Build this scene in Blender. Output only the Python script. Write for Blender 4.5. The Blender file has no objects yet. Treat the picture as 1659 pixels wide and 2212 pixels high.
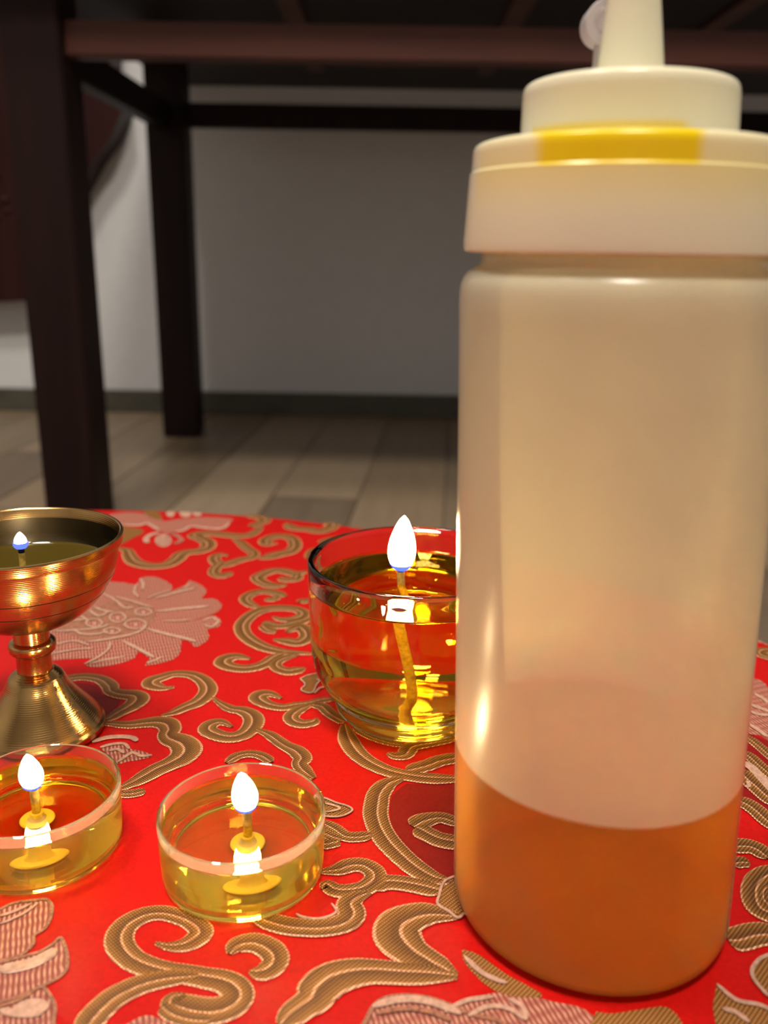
import bpy, bmesh, math, random
from mathutils import Vector, Matrix, geometry
random.seed(7)
PI = math.pi
S = bpy.context.scene
C = S.collection

# ------------------------------------------------------------------ camera
F_PX, PITCH, ROLL, CAM_H = 1900.0, 0.2929, 0.0167, 0.1383     # table top is z = 0
fw = Vector((0, math.cos(PITCH), -math.sin(PITCH)))
rt0 = Vector((1, 0, 0)); up0 = rt0.cross(fw)
RT = math.cos(ROLL)*rt0 + math.sin(ROLL)*up0
UP = -math.sin(ROLL)*rt0 + math.cos(ROLL)*up0
cam = bpy.data.cameras.new('camera'); cam_o = bpy.data.objects.new('camera', cam); C.objects.link(cam_o)
cam.sensor_fit = 'VERTICAL'; cam.sensor_height = 36.0; cam.sensor_width = 27.0
cam.lens = F_PX/2212*36.0
cam.clip_start = 0.01; cam.clip_end = 50
m = Matrix.Identity(4)
for i in range(3):
    m[i][0] = RT[i]; m[i][1] = UP[i]; m[i][2] = -fw[i]
m[0][3], m[1][3], m[2][3] = 0, 0, CAM_H
cam_o.matrix_world = m
cam.dof.use_dof = True
cam.dof.focus_distance = 0.225
cam.dof.aperture_fstop = cam.lens/2.3            # a 2.3 mm pupil, as on a phone
S.camera = cam_o

def ray(u, v):
    return F_PX*fw + (u-829.5)*RT - (v-1106)*UP
def on_table(u, v, z=0.0):                        # photo pixel -> point on the plane z
    d = ray(u, v); t = (z-CAM_H)/d.z
    return Vector((d.x*t, d.y*t, z))
def on_depth(u, v, Y):                            # photo pixel -> point on the plane y = Y
    d = ray(u, v); t = Y/d.y
    return Vector((d.x*t, Y, CAM_H+d.z*t))

# ------------------------------------------------------------------ world, lamps, exposure
S.view_settings.view_transform = 'Standard'
S.view_settings.look = 'None'
S.view_settings.gamma = 1.0
S.view_settings.exposure = 0.22
S.view_settings.use_curve_mapping = False
S.cycles.use_denoising = True
S.cycles.max_bounces = 16
S.cycles.diffuse_bounces = 9
S.cycles.transmission_bounces = 12
S.cycles.transparent_max_bounces = 12
S.cycles.sample_clamp_indirect = 160.0
w = bpy.data.worlds.new('world'); S.world = w; w.use_nodes = True
w.node_tree.nodes['Background'].inputs[0].default_value = (0.5, 0.5, 0.55, 1)
w.node_tree.nodes['Background'].inputs[1].default_value = 0.05

ZF = -0.25                                        # floor level below the table top
CEIL = ZF + 2.6
def area(name, loc, size, power, col):
    l = bpy.data.lights.new(name, 'AREA'); l.shape = 'DISK'; l.size = size; l.energy = power; l.color = col
    o = bpy.data.objects.new(name, l); C.objects.link(o); o.location = loc
    return o
area('overhead_light', (-0.62, 0.30, CEIL-0.06), 0.42, 30, (1.0, 0.92, 0.82))
area('overhead_light', (0.05, -0.34, CEIL-0.06), 0.42, 50, (1.0, 0.91, 0.79))  # added unseen lamp behind the camera, fill for the bottle front

# ------------------------------------------------------------------ materials
def mat(name):
    mt = bpy.data.materials.new(name); mt.use_nodes = True
    nt = mt.node_tree; nt.nodes.clear()
    out = nt.nodes.new('ShaderNodeOutputMaterial')
    return mt, nt, out
def N(nt, typ, **kw):
    n = nt.nodes.new('ShaderNode'+typ)
    for k, v in kw.items():
        if hasattr(n, k): setattr(n, k, v)
    return n
def L(nt, a, b): nt.links.new(a, b)
def pbsdf(nt, col=(.8,.8,.8), rough=.5, metal=0, **kw):
    b = N(nt, 'BsdfPrincipled')
    b.inputs['Base Color'].default_value = (*col, 1); b.inputs['Roughness'].default_value = rough
    b.inputs['Metallic'].default_value = metal
    for k, v in kw.items(): b.inputs[k].default_value = v
    return b
def ramp(nt, stops, interp='LINEAR'):
    r = N(nt, 'ValToRGB'); cr = r.color_ramp; cr.interpolation = interp
    while len(cr.elements) < len(stops): cr.elements.new(0.5)
    for e, (p, c) in zip(cr.elements, stops): e.position = p; e.color = (*c, 1)
    return r
def noise(nt, vec, scale, detail=3, rough=.5):
    n = N(nt, 'TexNoise'); n.inputs['Scale'].default_value = scale; n.inputs['Detail'].default_value = detail
    n.inputs['Roughness'].default_value = rough; L(nt, vec, n.inputs['Vector']); return n
def bump(nt, h, strength, dist, target):
    b = N(nt, 'Bump'); b.inputs['Strength'].default_value = strength; b.inputs['Distance'].default_value = dist
    L(nt, h, b.inputs['Height']); L(nt, b.outputs[0], target.inputs['Normal']); return b
def wave(nt, vec, scale, direction='X', distortion=0):
    n = N(nt, 'TexWave'); n.bands_direction = direction; n.inputs['Scale'].default_value = scale
    n.inputs['Distortion'].default_value = distortion; n.inputs['Detail'].default_value = 1
    L(nt, vec, n.inputs['Vector']); return n
def coords(nt, which='Object'): return N(nt, 'TexCoord').outputs[which]

def m_plain(name, col, rough, metal=0, grain=None, **kw):
    mt, nt, out = mat(name); b = pbsdf(nt, col, rough, metal, **kw); L(nt, b.outputs[0], out.inputs[0])
    if grain:
        sc, amt = grain; n = noise(nt, coords(nt), sc, 4)
        r = ramp(nt, [(.3, tuple(c*(1-amt) for c in col)), (.7, tuple(min(1, c*(1+amt)) for c in col))])
        L(nt, n.outputs[0], r.inputs[0]); L(nt, r.outputs[0], b.inputs['Base Color'])
    return mt
def m_wood(name, dark, light, rough=.4, scale=(14, 14, 1.6), spec=.5):
    mt, nt, out = mat(name); b = pbsdf(nt, dark, rough); b.inputs['Specular IOR Level'].default_value = spec; L(nt, b.outputs[0], out.inputs[0])
    mp = N(nt, 'Mapping'); mp.inputs['Scale'].default_value = scale; L(nt, coords(nt), mp.inputs[0])
    n = noise(nt, mp.outputs[0], 3.0, 6, .6)
    r = ramp(nt, [(.3, dark), (.7, light)]); L(nt, n.outputs[0], r.inputs[0]); L(nt, r.outputs[0], b.inputs['Base Color'])
    bump(nt, n.outputs[0], .2, .001, b)
    return mt
def m_satin(name, col, col2):
    mt, nt, out = mat(name); b = pbsdf(nt, col, .42); L(nt, b.outputs[0], out.inputs[0])
    b.inputs['Sheen Weight'].default_value = .0; b.inputs['Sheen Tint'].default_value = (1, .25, .2, 1)
    b.inputs['Specular IOR Level'].default_value = .18
    oc = coords(nt)
    n = noise(nt, oc, 900, 2); r = ramp(nt, [(.3, col2), (.7, col)]); L(nt, n.outputs[0], r.inputs[0])
    L(nt, r.outputs[0], b.inputs['Base Color'])
    mp = N(nt, 'Mapping'); mp.inputs['Rotation'].default_value = (0, 0, .6); L(nt, oc, mp.inputs[0])
    wv = wave(nt, mp.outputs[0], 700, 'X', 1.0)
    bump(nt, wv.outputs[0], .12, .0002, b)
    return mt
def m_gold():
    # gold weave ribbons: pale outlines and one pale inner line across u, thread texture along v
    mt, nt, out = mat('gold_brocade'); b = pbsdf(nt, (.3, .15, .03), .45, .25); L(nt, b.outputs[0], out.inputs[0])
    uv = N(nt, 'UVMap'); sp = N(nt, 'SeparateXYZ'); L(nt, uv.outputs[0], sp.inputs[0])
    pale, mid, dk = (.68, .345, .195), (.31, .132, .021), (.16, .060, .007)
    r = ramp(nt, [(0, pale), (.06, pale), (.085, mid), (.42, dk), (.53, dk), (.55, pale), (.60, pale), (.63, mid), (.925, dk), (.945, pale)])
    L(nt, sp.outputs[0], r.inputs[0])
    oc = coords(nt)
    mp = N(nt, 'Mapping'); mp.inputs['Rotation'].default_value = (0, 0, .75); L(nt, oc, mp.inputs[0])
    w1 = wave(nt, mp.outputs[0], 420, 'X', .6); w2 = wave(nt, mp.outputs[0], 560, 'Y', .6)
    mu = N(nt, 'Math', operation='MULTIPLY'); L(nt, w1.outputs[1], mu.inputs[0]); L(nt, w2.outputs[1], mu.inputs[1])
    tr = ramp(nt, [(.05, (.45, .40, .35)), (.45, (.9, .9, .9)), (.8, (2.0, 1.9, 1.6))]); L(nt, mu.outputs[0], tr.inputs[0])
    mx = N(nt, 'MixRGB', blend_type='MULTIPLY'); mx.inputs[0].default_value = 1
    L(nt, r.outputs[0], mx.inputs[1]); L(nt, tr.outputs[0], mx.inputs[2]); L(nt, mx.outputs[0], b.inputs['Base Color'])
    bump(nt, mu.outputs[0], .4, .0003, b)
    return mt
def m_lotus():
    mt, nt, out = mat('pink_brocade'); b = pbsdf(nt, (.6, .2, .15), .5, .1); L(nt, b.outputs[0], out.inputs[0])
    oc = coords(nt)
    mp = N(nt, 'Mapping'); mp.inputs['Rotation'].default_value = (0, 0, -.35); L(nt, oc, mp.inputs[0])
    w1 = wave(nt, mp.outputs[0], 300, 'X', 2.2); w2 = wave(nt, mp.outputs[0], 120, 'Y', 3.0)
    m0 = N(nt, 'Math', operation='MULTIPLY_ADD'); L(nt, w2.outputs[1], m0.inputs[0]); m0.inputs[1].default_value = .4; m0.inputs[2].default_value = .6
    mu = N(nt, 'Math', operation='MULTIPLY'); L(nt, w1.outputs[1], mu.inputs[0]); L(nt, m0.outputs[0], mu.inputs[1])
    r = ramp(nt, [(.05, (.20, .042, .027)), (.45, (.29, .080, .053)), (.85, (.50, .235, .155))]); L(nt, mu.outputs[0], r.inputs[0])
    L(nt, r.outputs[0], b.inputs['Base Color']); bump(nt, mu.outputs[0], .4, .0003, b)
    return mt
def m_glass(name, col, rough, ior):
    mt, nt, out = mat(name); g = N(nt, 'BsdfGlass'); g.inputs['Color'].default_value = (*col, 1)
    g.inputs['Roughness'].default_value = rough; g.inputs['IOR'].default_value = ior
    L(nt, g.outputs[0], out.inputs[0]); return mt
def m_emit(name, col, s):
    mt, nt, out = mat(name); e = N(nt, 'Emission'); e.inputs[0].default_value = (*col, 1); e.inputs[1].default_value = s
    L(nt, e.outputs[0], out.inputs[0]); return mt
def m_frost(name, col, see=.35, rough=.4, stain=None, wet=None, thru=.55):
    # translucent polyethylene: scattering wall, blurred see-through share, soft gloss
    mt, nt, out = mat(name)
    d = N(nt, 'BsdfDiffuse'); t = N(nt, 'BsdfTranslucent'); rf = N(nt, 'BsdfRefraction'); gl = N(nt, 'BsdfGlossy')
    for n_ in (d, t): n_.inputs['Color'].default_value = (*col, 1)
    rf.inputs['Color'].default_value = (*[min(1, c*1.08) for c in col], 1); rf.inputs['Roughness'].default_value = rough; rf.inputs['IOR'].default_value = 1.02
    gl.inputs['Roughness'].default_value = .26
    m1 = N(nt, 'MixShader'); m1.inputs[0].default_value = thru; L(nt, d.outputs[0], m1.inputs[1]); L(nt, t.outputs[0], m1.inputs[2])
    m2 = N(nt, 'MixShader'); m2.inputs[0].default_value = see; L(nt, m1.outputs[0], m2.inputs[1]); L(nt, rf.outputs[0], m2.inputs[2])
    fr = N(nt, 'Fresnel'); fr.inputs[0].default_value = 1.38
    m3 = N(nt, 'MixShader'); L(nt, fr.outputs[0], m3.inputs[0]); L(nt, m2.outputs[0], m3.inputs[1]); L(nt, gl.outputs[0], m3.inputs[2])
    L(nt, m3.outputs[0], out.inputs[0])
    if stain: stain(nt, d, t, rf, m2, col)
    if wet:                                       # oil against the frosted wall makes it clearer
        sp = N(nt, 'SeparateXYZ'); L(nt, coords(nt), sp.inputs[0])
        r_ = N(nt, 'MapRange'); L(nt, sp.outputs[2], r_.inputs[0])
        r_.inputs[1].default_value = wet-.0004; r_.inputs[2].default_value = wet+.0004; r_.inputs[3].default_value = .95; r_.inputs[4].default_value = see
        L(nt, r_.outputs[0], m2.inputs[0])
        tp = N(nt, 'BsdfTransparent'); tp.inputs[0].default_value = (.97, .95, .9, 1); m4 = N(nt, 'MixShader')
        r2 = N(nt, 'MapRange'); L(nt, sp.outputs[2], r2.inputs[0])
        r2.inputs[1].default_value = wet-.0004; r2.inputs[2].default_value = wet+.0004; r2.inputs[3].default_value = .6; r2.inputs[4].default_value = 0
        L(nt, r2.outputs[0], m4.inputs[0]); L(nt, rf.outputs[0], m4.inputs[1]); L(nt, tp.outputs[0], m4.inputs[2]); L(nt, m4.outputs[0], m2.inputs[2])
    return mt

M = {}
M['red'] = m_satin('red_satin', (.43, .0028, .0018), (.35, .0018, .0012))
M['crimson'] = m_satin('crimson_satin', (.20, .004, .004), (.165, .0035, .0035))
M['gold'] = m_gold(); M['gold_fill'] = M['gold'].copy(); M['gold_fill'].name = 'gold_brocade_fill'
nt = M['gold_fill'].node_tree
for n_ in nt.nodes:                              # leaves and knots: the same weave without the ribbon lines
    if n_.type == 'MIX_RGB':
        for l_ in list(n_.inputs[1].links): nt.links.remove(l_)
        n_.inputs[1].default_value = (.28, .118, .020, 1)
M['lotus'] = m_lotus()
M['pale'] = m_plain('pale_thread', (.42, .24, .17), .45, .1, (1200, .25))
M['olive'] = m_plain('olive_thread', (.26, .10, .055), .5, .1, (1500, .5))
M['brass'] = m_plain('brass', (.46, .28, .105), .14, 1.0, (60, .15))
nt = M['brass'].node_tree; b = [n for n in nt.nodes if n.type == 'BSDF_PRINCIPLED'][0]      # fine turning lines round the axis
wv = wave(nt, coords(nt), 620, 'Z', .4); bump(nt, wv.outputs[1], .10, .0002, b); b.inputs['Roughness'].default_value = .2
M['brass_dark'] = m_plain('dark_brass', (.11, .088, .045), .25, 1.0, (80, .2))  # dark room's reflection put into the bowl's inner colour; also used for groove lines
M['glass'] = m_glass('clear_glass', (.96, .97, .95), 0, 1.48)
M['plastic'] = m_glass('clear_plastic', (.98, .97, .95), .01, 1.45)
nt = M['plastic'].node_tree; out = [n for n in nt.nodes if n.type == 'OUTPUT_MATERIAL'][0]; g = [n for n in nt.nodes if n.type == 'BSDF_GLASS'][0]
t = N(nt, 'BsdfTranslucent'); t.inputs[0].default_value = (.95, .9, .85, 1); mx = N(nt, 'MixShader'); mx.inputs[0].default_value = .045
L(nt, g.outputs[0], mx.inputs[1]); L(nt, t.outputs[0], mx.inputs[2]); L(nt, mx.outputs[0], out.inputs[0])
M['oil'] = m_glass('golden_oil', (1.0, .93, .42), 0, 1.46)
M['oil_glass'] = m_glass('amber_oil', (1.0, .85, .27), 0, 1.46)
M['ghee'] = m_plain('dark_oil', (.060, .040, .005), .04, 0, None)
M['wick'] = m_plain('cotton_wick', (.85, .55, .10), .8, 0, (900, .3))
M['char'] = m_plain('charred_wick', (.01, .008, .01), .9)
M['holder'] = m_plain('wick_holder', (.75, .55, .14), .35, .1)
M['flame'] = m_emit('flame', (1.0, .70, .36), 240)
M['flame_small'] = m_emit('flame_small', (1.0, .82, .62), 20)
M['blue'] = m_emit('flame_blue', (.10, .16, 1.0), 1.6)
def stain_cap(nt, d, t, rf, mx, col):
    # dried yellow oil held inside the shoulder of the cap
    oc = coords(nt); sp = N(nt, 'SeparateXYZ'); L(nt, oc, sp.inputs[0])
    def band(sock, c, half, soft):
        a = N(nt, 'Math', operation='SUBTRACT'); L(nt, sock, a.inputs[0]); a.inputs[1].default_value = c
        b_ = N(nt, 'Math', operation='ABSOLUTE'); L(nt, a.outputs[0], b_.inputs[0])
        r_ = N(nt, 'MapRange'); r_.interpolation_type = 'SMOOTHSTEP'; L(nt, b_.outputs[0], r_.inputs[0])
        r_.inputs[1].default_value = half-soft; r_.inputs[2].default_value = half+soft; r_.inputs[3].default_value = 1; r_.inputs[4].default_value = 0
        return r_.outputs[0]
    def mul(a, b_):
        n_ = N(nt, 'Math', operation='MULTIPLY'); L(nt, a, n_.inputs[0]); L(nt, b_, n_.inputs[1]); return n_.outputs[0]
    fy = N(nt, 'Math', operation='LESS_THAN'); L(nt, sp.outputs[1], fy.inputs[0]); fy.inputs[1].default_value = -.004
    core = mul(mul(band(sp.outputs[2], .1535, .0036, .0009), band(sp.outputs[0], -.0125, .0118, .0016)), fy.outputs[0])
    halo = mul(band(sp.outputs[2], .1500, .004, .0055), fy.outputs[0])
    hs = N(nt, 'Math', operation='MULTIPLY'); L(nt, halo, hs.inputs[0]); hs.inputs[1].default_value = .42
    mxm = N(nt, 'Math', operation='MAXIMUM'); L(nt, core, mxm.inputs[0]); L(nt, hs.outputs[0], mxm.inputs[1])
    cm = N(nt, 'MixRGB'); L(nt, mxm.outputs[0], cm.inputs[0]); cm.inputs[1].default_value = (*col, 1); cm.inputs[2].default_value = (1.0, .76, .002, 1)
    for n_ in (d, t, rf): L(nt, cm.outputs[0], n_.inputs['Color'])
M['bottle'] = m_frost('frosted_plastic', (.92, .89, .68), .33, .45, None, .0390)
M['cap'] = m_frost('cream_plastic', (.97, .93, .70), .06, .5, stain_cap, None, .34)
M['tip'] = m_frost('white_plastic', (.86, .82, .84), .10, .5)
mt, nt, out = mat('bottle_oil'); d = N(nt, 'BsdfTranslucent'); d.inputs[0].default_value = (1.0, .62, .006, 1)
d2 = N(nt, 'BsdfDiffuse'); d2.inputs[0].default_value = (1.0, .50, .002, 1)
mx = N(nt, 'MixShader'); mx.inputs[0].default_value = .6; L(nt, d2.outputs[0], mx.inputs[1]); L(nt, d.outputs[0], mx.inputs[2])
tr = N(nt, 'BsdfTransparent'); tr.inputs[0].default_value = (1.0, .76, .08, 1); mx2 = N(nt, 'MixShader'); mx2.inputs[0].default_value = .4
L(nt, mx.outputs[0], mx2.inputs[1]); L(nt, tr.outputs[0], mx2.inputs[2]); L(nt, mx2.outputs[0], out.inputs[0])
M['bottle_oil'] = mt
M['darkwood'] = m_wood('dark_wood', (.008, .003, .003), (.014, .005, .004), .5, spec=.14)
M['railwood'] = m_wood('red_brown_wood', (.050, .014, .009), (.080, .023, .014), .5, (1.6, 14, 14), .3)
M['redwood'] = m_wood('dark_red_lacquer', (.018, .004, .004), (.028, .006, .005), .4, spec=.15)
M['wall'] = m_plain('wall_paint', (.60, .60, .61), .8, 0, (40, .02))
M['ceil'] = m_plain('ceiling_paint', (.75, .74, .72), .9, 0, (30, .02))
M['base'] = m_plain('baseboard_paint', (.060, .055, .040), .5, 0, (20, .2))
M['subfloor'] = m_plain('subfloor', (.05, .04, .03), .9, 0, (20, .2))
M['tablewood'] = m_wood('table_wood', (.16, .07, .03), (.24, .11, .05), .5)
planks_m = []
for k, (a, b_) in enumerate([((.165, .120, .075), (.215, .157, .10)), ((.25, .182, .117), (.29, .218, .145)), ((.122, .085, .057), (.155, .114, .077)), ((.205, .143, .086), (.245, .18, .115))]):
    planks_m.append(m_wood('laminate_plank', a, b_, .42, (16, 1.6, 16)))

# ------------------------------------------------------------------ mesh helpers
def obj(name, bm, material, parent=None, smooth=True, angle=40):
    me = bpy.data.meshes.new(name)
    bmesh.ops.recalc_face_normals(bm, faces=bm.faces)
    bm.to_mesh(me); bm.free()
    if smooth:
        for p_ in me.polygons: p_.use_smooth = True
        try: me.set_sharp_from_angle(angle=math.radians(angle))
        except Exception: pass
    me.materials.append(material)
    o = bpy.data.objects.new(name, me); C.objects.link(o)
    if parent: o.parent = parent
    return o
def thing(name, label, cat, loc=(0, 0, 0), group=None):
    o = bpy.data.objects.new(name, None); C.objects.link(o); o.location = loc; o.empty_display_size = .02
    o['label'] = label; o['category'] = cat
    if group: o['group'] = group
    return o
def lathe(prof, seg=64, shear=(0, 0)):
    """prof: list of (r, z) in mm, spun about z; r = 0 closes on the axis"""
    bm = bmesh.new(); rings = []
    for r, z in prof:
        if r <= 1e-6: rings.append([bm.verts.new((shear[0]*z/1000, shear[1]*z/1000, z/1000))])
        else: rings.append([bm.verts.new((r/1000*math.cos(2*PI*i/seg)+shear[0]*z/1000, r/1000*math.sin(2*PI*i/seg)+shear[1]*z/1000, z/1000)) for i in range(seg)])
    for a, b_ in zip(rings, rings[1:]):
        if len(a) == 1 and len(b_) == 1: continue
        for i in range(seg):
            j = (i+1) % seg
            if len(a) == 1: bm.faces.new((a[0], b_[i], b_[j]))
            elif len(b_) == 1: bm.faces.new((a[i], a[j], b_[0]))
            else: bm.faces.new((a[i], a[j], b_[j], b_[i]))
    return bm
def smooth_prof(pts, n=4):
    out_ = []
    P = [pts[0]]+list(pts)+[pts[-1]]
    for i in range(1, len(P)-2):
        p0, p1, p2, p3 = P[i-1], P[i], P[i+1], P[i+2]
        for k in range(n):
            t = k/n
            out_.append(tuple(.5*((2*p1[a])+(-p0[a]+p2[a])*t+(2*p0[a]-5*p1[a]+4*p2[a]-p3[a])*t*t+(-p0[a]+3*p1[a]-3*p2[a]+p3[a])*t**3) for a in range(len(p1))))
    out_.append(tuple(pts[-1])); return out_
def tube(pts, rad, seg=12, n=6):
    """pts (mm), rad scalar or list (mm)"""
    rr = rad if isinstance(rad, (list, tuple)) else [rad]*len(pts)
    sm = smooth_prof([(*p, r) for p, r in zip(pts, rr)], n)
    bm = bmesh.new(); rings = []
    for i, q in enumerate(sm):
        a = Vector(sm[max(0, i-1)][:3]); b_ = Vector(sm[min(len(sm)-1, i+1)][:3]); t = (b_-a).normalized()
        ref = Vector((0, 1, 0)) if abs(t.y) < .9 else Vector((1, 0, 0))
        x = t.cross(ref).normalized(); y = t.cross(x)
        rings.append([bm.verts.new((Vector(q[:3])+q[3]*(math.cos(2*PI*k/seg)*x+math.sin(2*PI*k/seg)*y))/1000) for k in range(seg)])
    for a, b_ in zip(rings, rings[1:]):
        for k in range(seg): bm.faces.new((a[k], a[(k+1) % seg], b_[(k+1) % seg], b_[k]))
    bm.faces.new(rings[0]); bm.faces.new(rings[-1]); return bm
def add_box(bm, lo, hi, bev=0):
    r = bmesh.ops.create_cube(bm, size=1)
    for v in r['verts']: v.co = Vector([(lo[i]+hi[i])/2 + v.co[i]*(hi[i]-lo[i]) for i in range(3)])
    if bev:
        es = list({e for v in r['verts'] for e in v.link_edges}); bmesh.ops.bevel(bm, geom=es, offset=bev, segments=2, affect='EDGES')
    return bm
def box(lo, hi, bev=0): return add_box(bmesh.new(), lo, hi, bev)
def struct(name, bm, material, parent=None):
    o = obj(name, bm, material, parent, smooth=False)
    if parent is None: o['kind'] = 'structure'
    return o

# ------------------------------------------------------------------ the room
WY = 2.09
fl = struct('floor', box((-2.2, -2.2, ZF-.06), (2.2, WY, ZF-.012)), M['subfloor'])
PW, PL, ang = .139, 1.22, math.radians(-4.3)
bmp = box((.0008, .0008, -.012), (PW-.0008, PL-.0008, 0), .0012)
pme = []
for k in range(4):
    o = obj('floor_plank', bmp.copy(), planks_m[k], fl, smooth=False); pme.append(o.data); bpy.data.objects.remove(o)
bmp.free()
ca, sa = math.cos(ang), math.sin(ang)
for ix in range(-12, 12):
    for iy in range(-2, 3):
        px, py = ix*PW - .005, iy*PL + ((ix*37) % 10)/10*PL - .6
        cx, cy = px+PW/2, py+PL/2
        X, Y = cx*ca - cy*sa, cx*sa + cy*ca
        corners = [((px+a)*ca-(py+b_)*sa, (px+a)*sa+(py+b_)*ca) for a in (0, PW) for b_ in (0, PL)]
        if min(c[0] for c in corners) < -2.15 or max(c[0] for c in corners) > 2.15: continue
        if min(c[1] for c in corners) < -2.15 or min(c[1] for c in corners) > WY: continue
        o = bpy.data.objects.new('floor_plank', pme[(ix*5+iy*3+random.randint(0, 1)) % 4]); C.objects.link(o); o.parent = fl
        o.location = (px*ca-py*sa, px*sa+py*ca, ZF); o.rotation_euler = (0, 0, ang)
struct('wall_back', box((-2.3, WY, ZF-.06), (2.3, WY+.9, CEIL)), M['wall'])
struct('wall_left', box((-2.3, -2.3, ZF-.06), (-2.2, WY, CEIL)), M['wall'])
struct('wall_right', box((2.2, -2.3, ZF-.06), (2.3, WY, CEIL)), M['wall'])
struct('wall_front', box((-2.2, -2.3, ZF-.06), (2.2, -2.2, CEIL)), M['wall'])
struct('ceiling', box((-2.3, -2.3, CEIL), (2.3, WY+.1, CEIL+.08)), M['ceil'])
struct('baseboard_back', box((-2.2, WY-.014, ZF), (2.2, WY, ZF+.052), .003), M['base'])

# ------------------------------------------------------------------ altar table behind
at = thing('altar_table', 'tall dark wooden table with square legs and rails standing against the wall', 'table', (.2, 1.5, ZF))
def apart(name, lo, hi, mt_, bev=.003):
    o = obj(name, box((lo[0]-.2, lo[1]-1.5, lo[2]-ZF), (hi[0]-.2, hi[1]-1.5, hi[2]-ZF), bev), mt_, at, smooth=False); return o
ZT = .462
for (x0, y0) in ((-.463, 1.15), (-.463, 1.80), (.80, 1.15), (.80, 1.80)):
    apart('leg', (x0, y0, ZF), (x0+.072, y0+.072, ZT), M['darkwood'])
apart('front_rail', (-.392, 1.165, .350), (.801, 1.190, .3905), M['railwood'])
apart('back_rail', (-.392, 1.825, .352), (.801, 1.850, .396), M['darkwood'])
for x0 in (-.445, .825): apart('side_rail', (x0, 1.221, .345), (x0+.03, 1.801, .392), M['darkwood'])
apart('tabletop', (-.478, 1.09, ZT), (.96, WY-.02, ZT+.035), M['darkwood'])
for x0 in (-.16, .16, .46): apart('cross_bar', (x0, 1.15, ZT-.006), (x0+.035, 1.86, ZT), M['railwood'])

# dark red carved panel on the wall
pts = [(-170, -170), (236, -170), (238, 150), (258, 205), (264, 238), (240, 298), (205, 345), (165, 420), (120, 530), (85, 610), (52, 650), (-170, 662)]
PY = WY-.085
wp = thing('carved_panel', 'dark red carved wooden panel with curved lower edge hung on the wall', 'panel', (0, WY, 0))
bm = bmesh.new()
P3 = [on_depth(u, v, PY) for u, v in pts]
f0 = [bm.verts.new((p.x, -.085, p.z)) for p in P3]; f1 = [bm.verts.new((p.x, 0, p.z)) for p in P3]
bm.faces.new(f0); bm.faces.new(list(reversed(f1)))
for i in range(len(f0)):
    j = (i+1) % len(f0); bm.faces.new((f0[i], f0[j], f1[j], f1[i]))
obj('panel_board', bm, M['redwood'], wp, smooth=False)
for (u, v, r) in ((-12, 380, 12), (8, 432, 9), (14, 455, 7), (-10, 470, 10), (-30, 330, 11)):
    q = on_depth(u, v, PY); bm = bmesh.new(); bmesh.ops.create_uvsphere(bm, u_segments=16, v_segments=8, radius=r/900)
    for v_ in bm.verts: v_.co = Vector((q.x+v_.co.x, -.085+v_.co.y*.5, q.z+v_.co.z))
    obj('carved_bead', bm, M['redwood'], wp)

# ------------------------------------------------------------------ low round table and its cloth
TX, TY, TR = -.1383, .1230, .3337
rtb = thing('round_table', 'low round wooden table hidden under the red brocade cloth', 'table', (TX, TY, ZF))
h = -ZF*1000
obj('tabletop', lathe([(0, h-24), (TR*1000-14, h-24), (TR*1000-9, h-19), (TR*1000-9, h-6), (TR*1000-14, h-1.4), (0, h-1.4)], 96), M['tablewood'], rtb)
for k in range(4):
    a = PI/4+k*PI/2; bm = bmesh.new(); c_, s_ = .20*math.cos(a), .20*math.sin(a)
    add_box(bm, (c_-.02, s_-.02, 0), (c_+.02, s_+.02, -ZF-.0245), .003)
    obj('leg', bm, M['tablewood'], rtb, smooth=False)

cloth = thing('brocade_tablecloth', 'red satin brocade tablecloth woven with gold scrolls and pink lotus flowers', 'tablecloth', (TX, TY, 0))
bm = bmesh.new(); seg = 192; rings = []
prof = [(TR*k/14, 0) for k in range(1, 14)] + [(TR-.004, 0), (TR-.0015, -.0006), (TR, -.0026), (TR+.0008, -.007), (TR+.0015, -.02), (TR+.003, -.045), (TR+.005, -.075)]
cv = bm.verts.new((0, 0, 0))
for i, (r, z) in enumerate(prof):
    ring = []
    for k in range(seg):
        a = 2*PI*k/seg; rr = r
        if z < -.004: rr = r + (-z)*.12*math.sin(17*a+1.3*math.sin(3*a))+(-z)*.06
        ring.append(bm.verts.new((rr*math.cos(a), rr*math.sin(a), z)))
    rings.append(ring)
for k in range(seg): bm.faces.new((cv, rings[0][k], rings[0][(k+1) % seg]))
for a, b_ in zip(rings, rings[1:]):
    for k in range(seg): bm.faces.new((a[k], a[(k+1) % seg], b_[(k+1) % seg], b_[k]))
sheet = obj('cloth_sheet', bm, M['red'], cloth)
sol = sheet.modifiers.new('thickness', 'SOLIDIFY'); sol.thickness = .0006; sol.offset = -1

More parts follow.
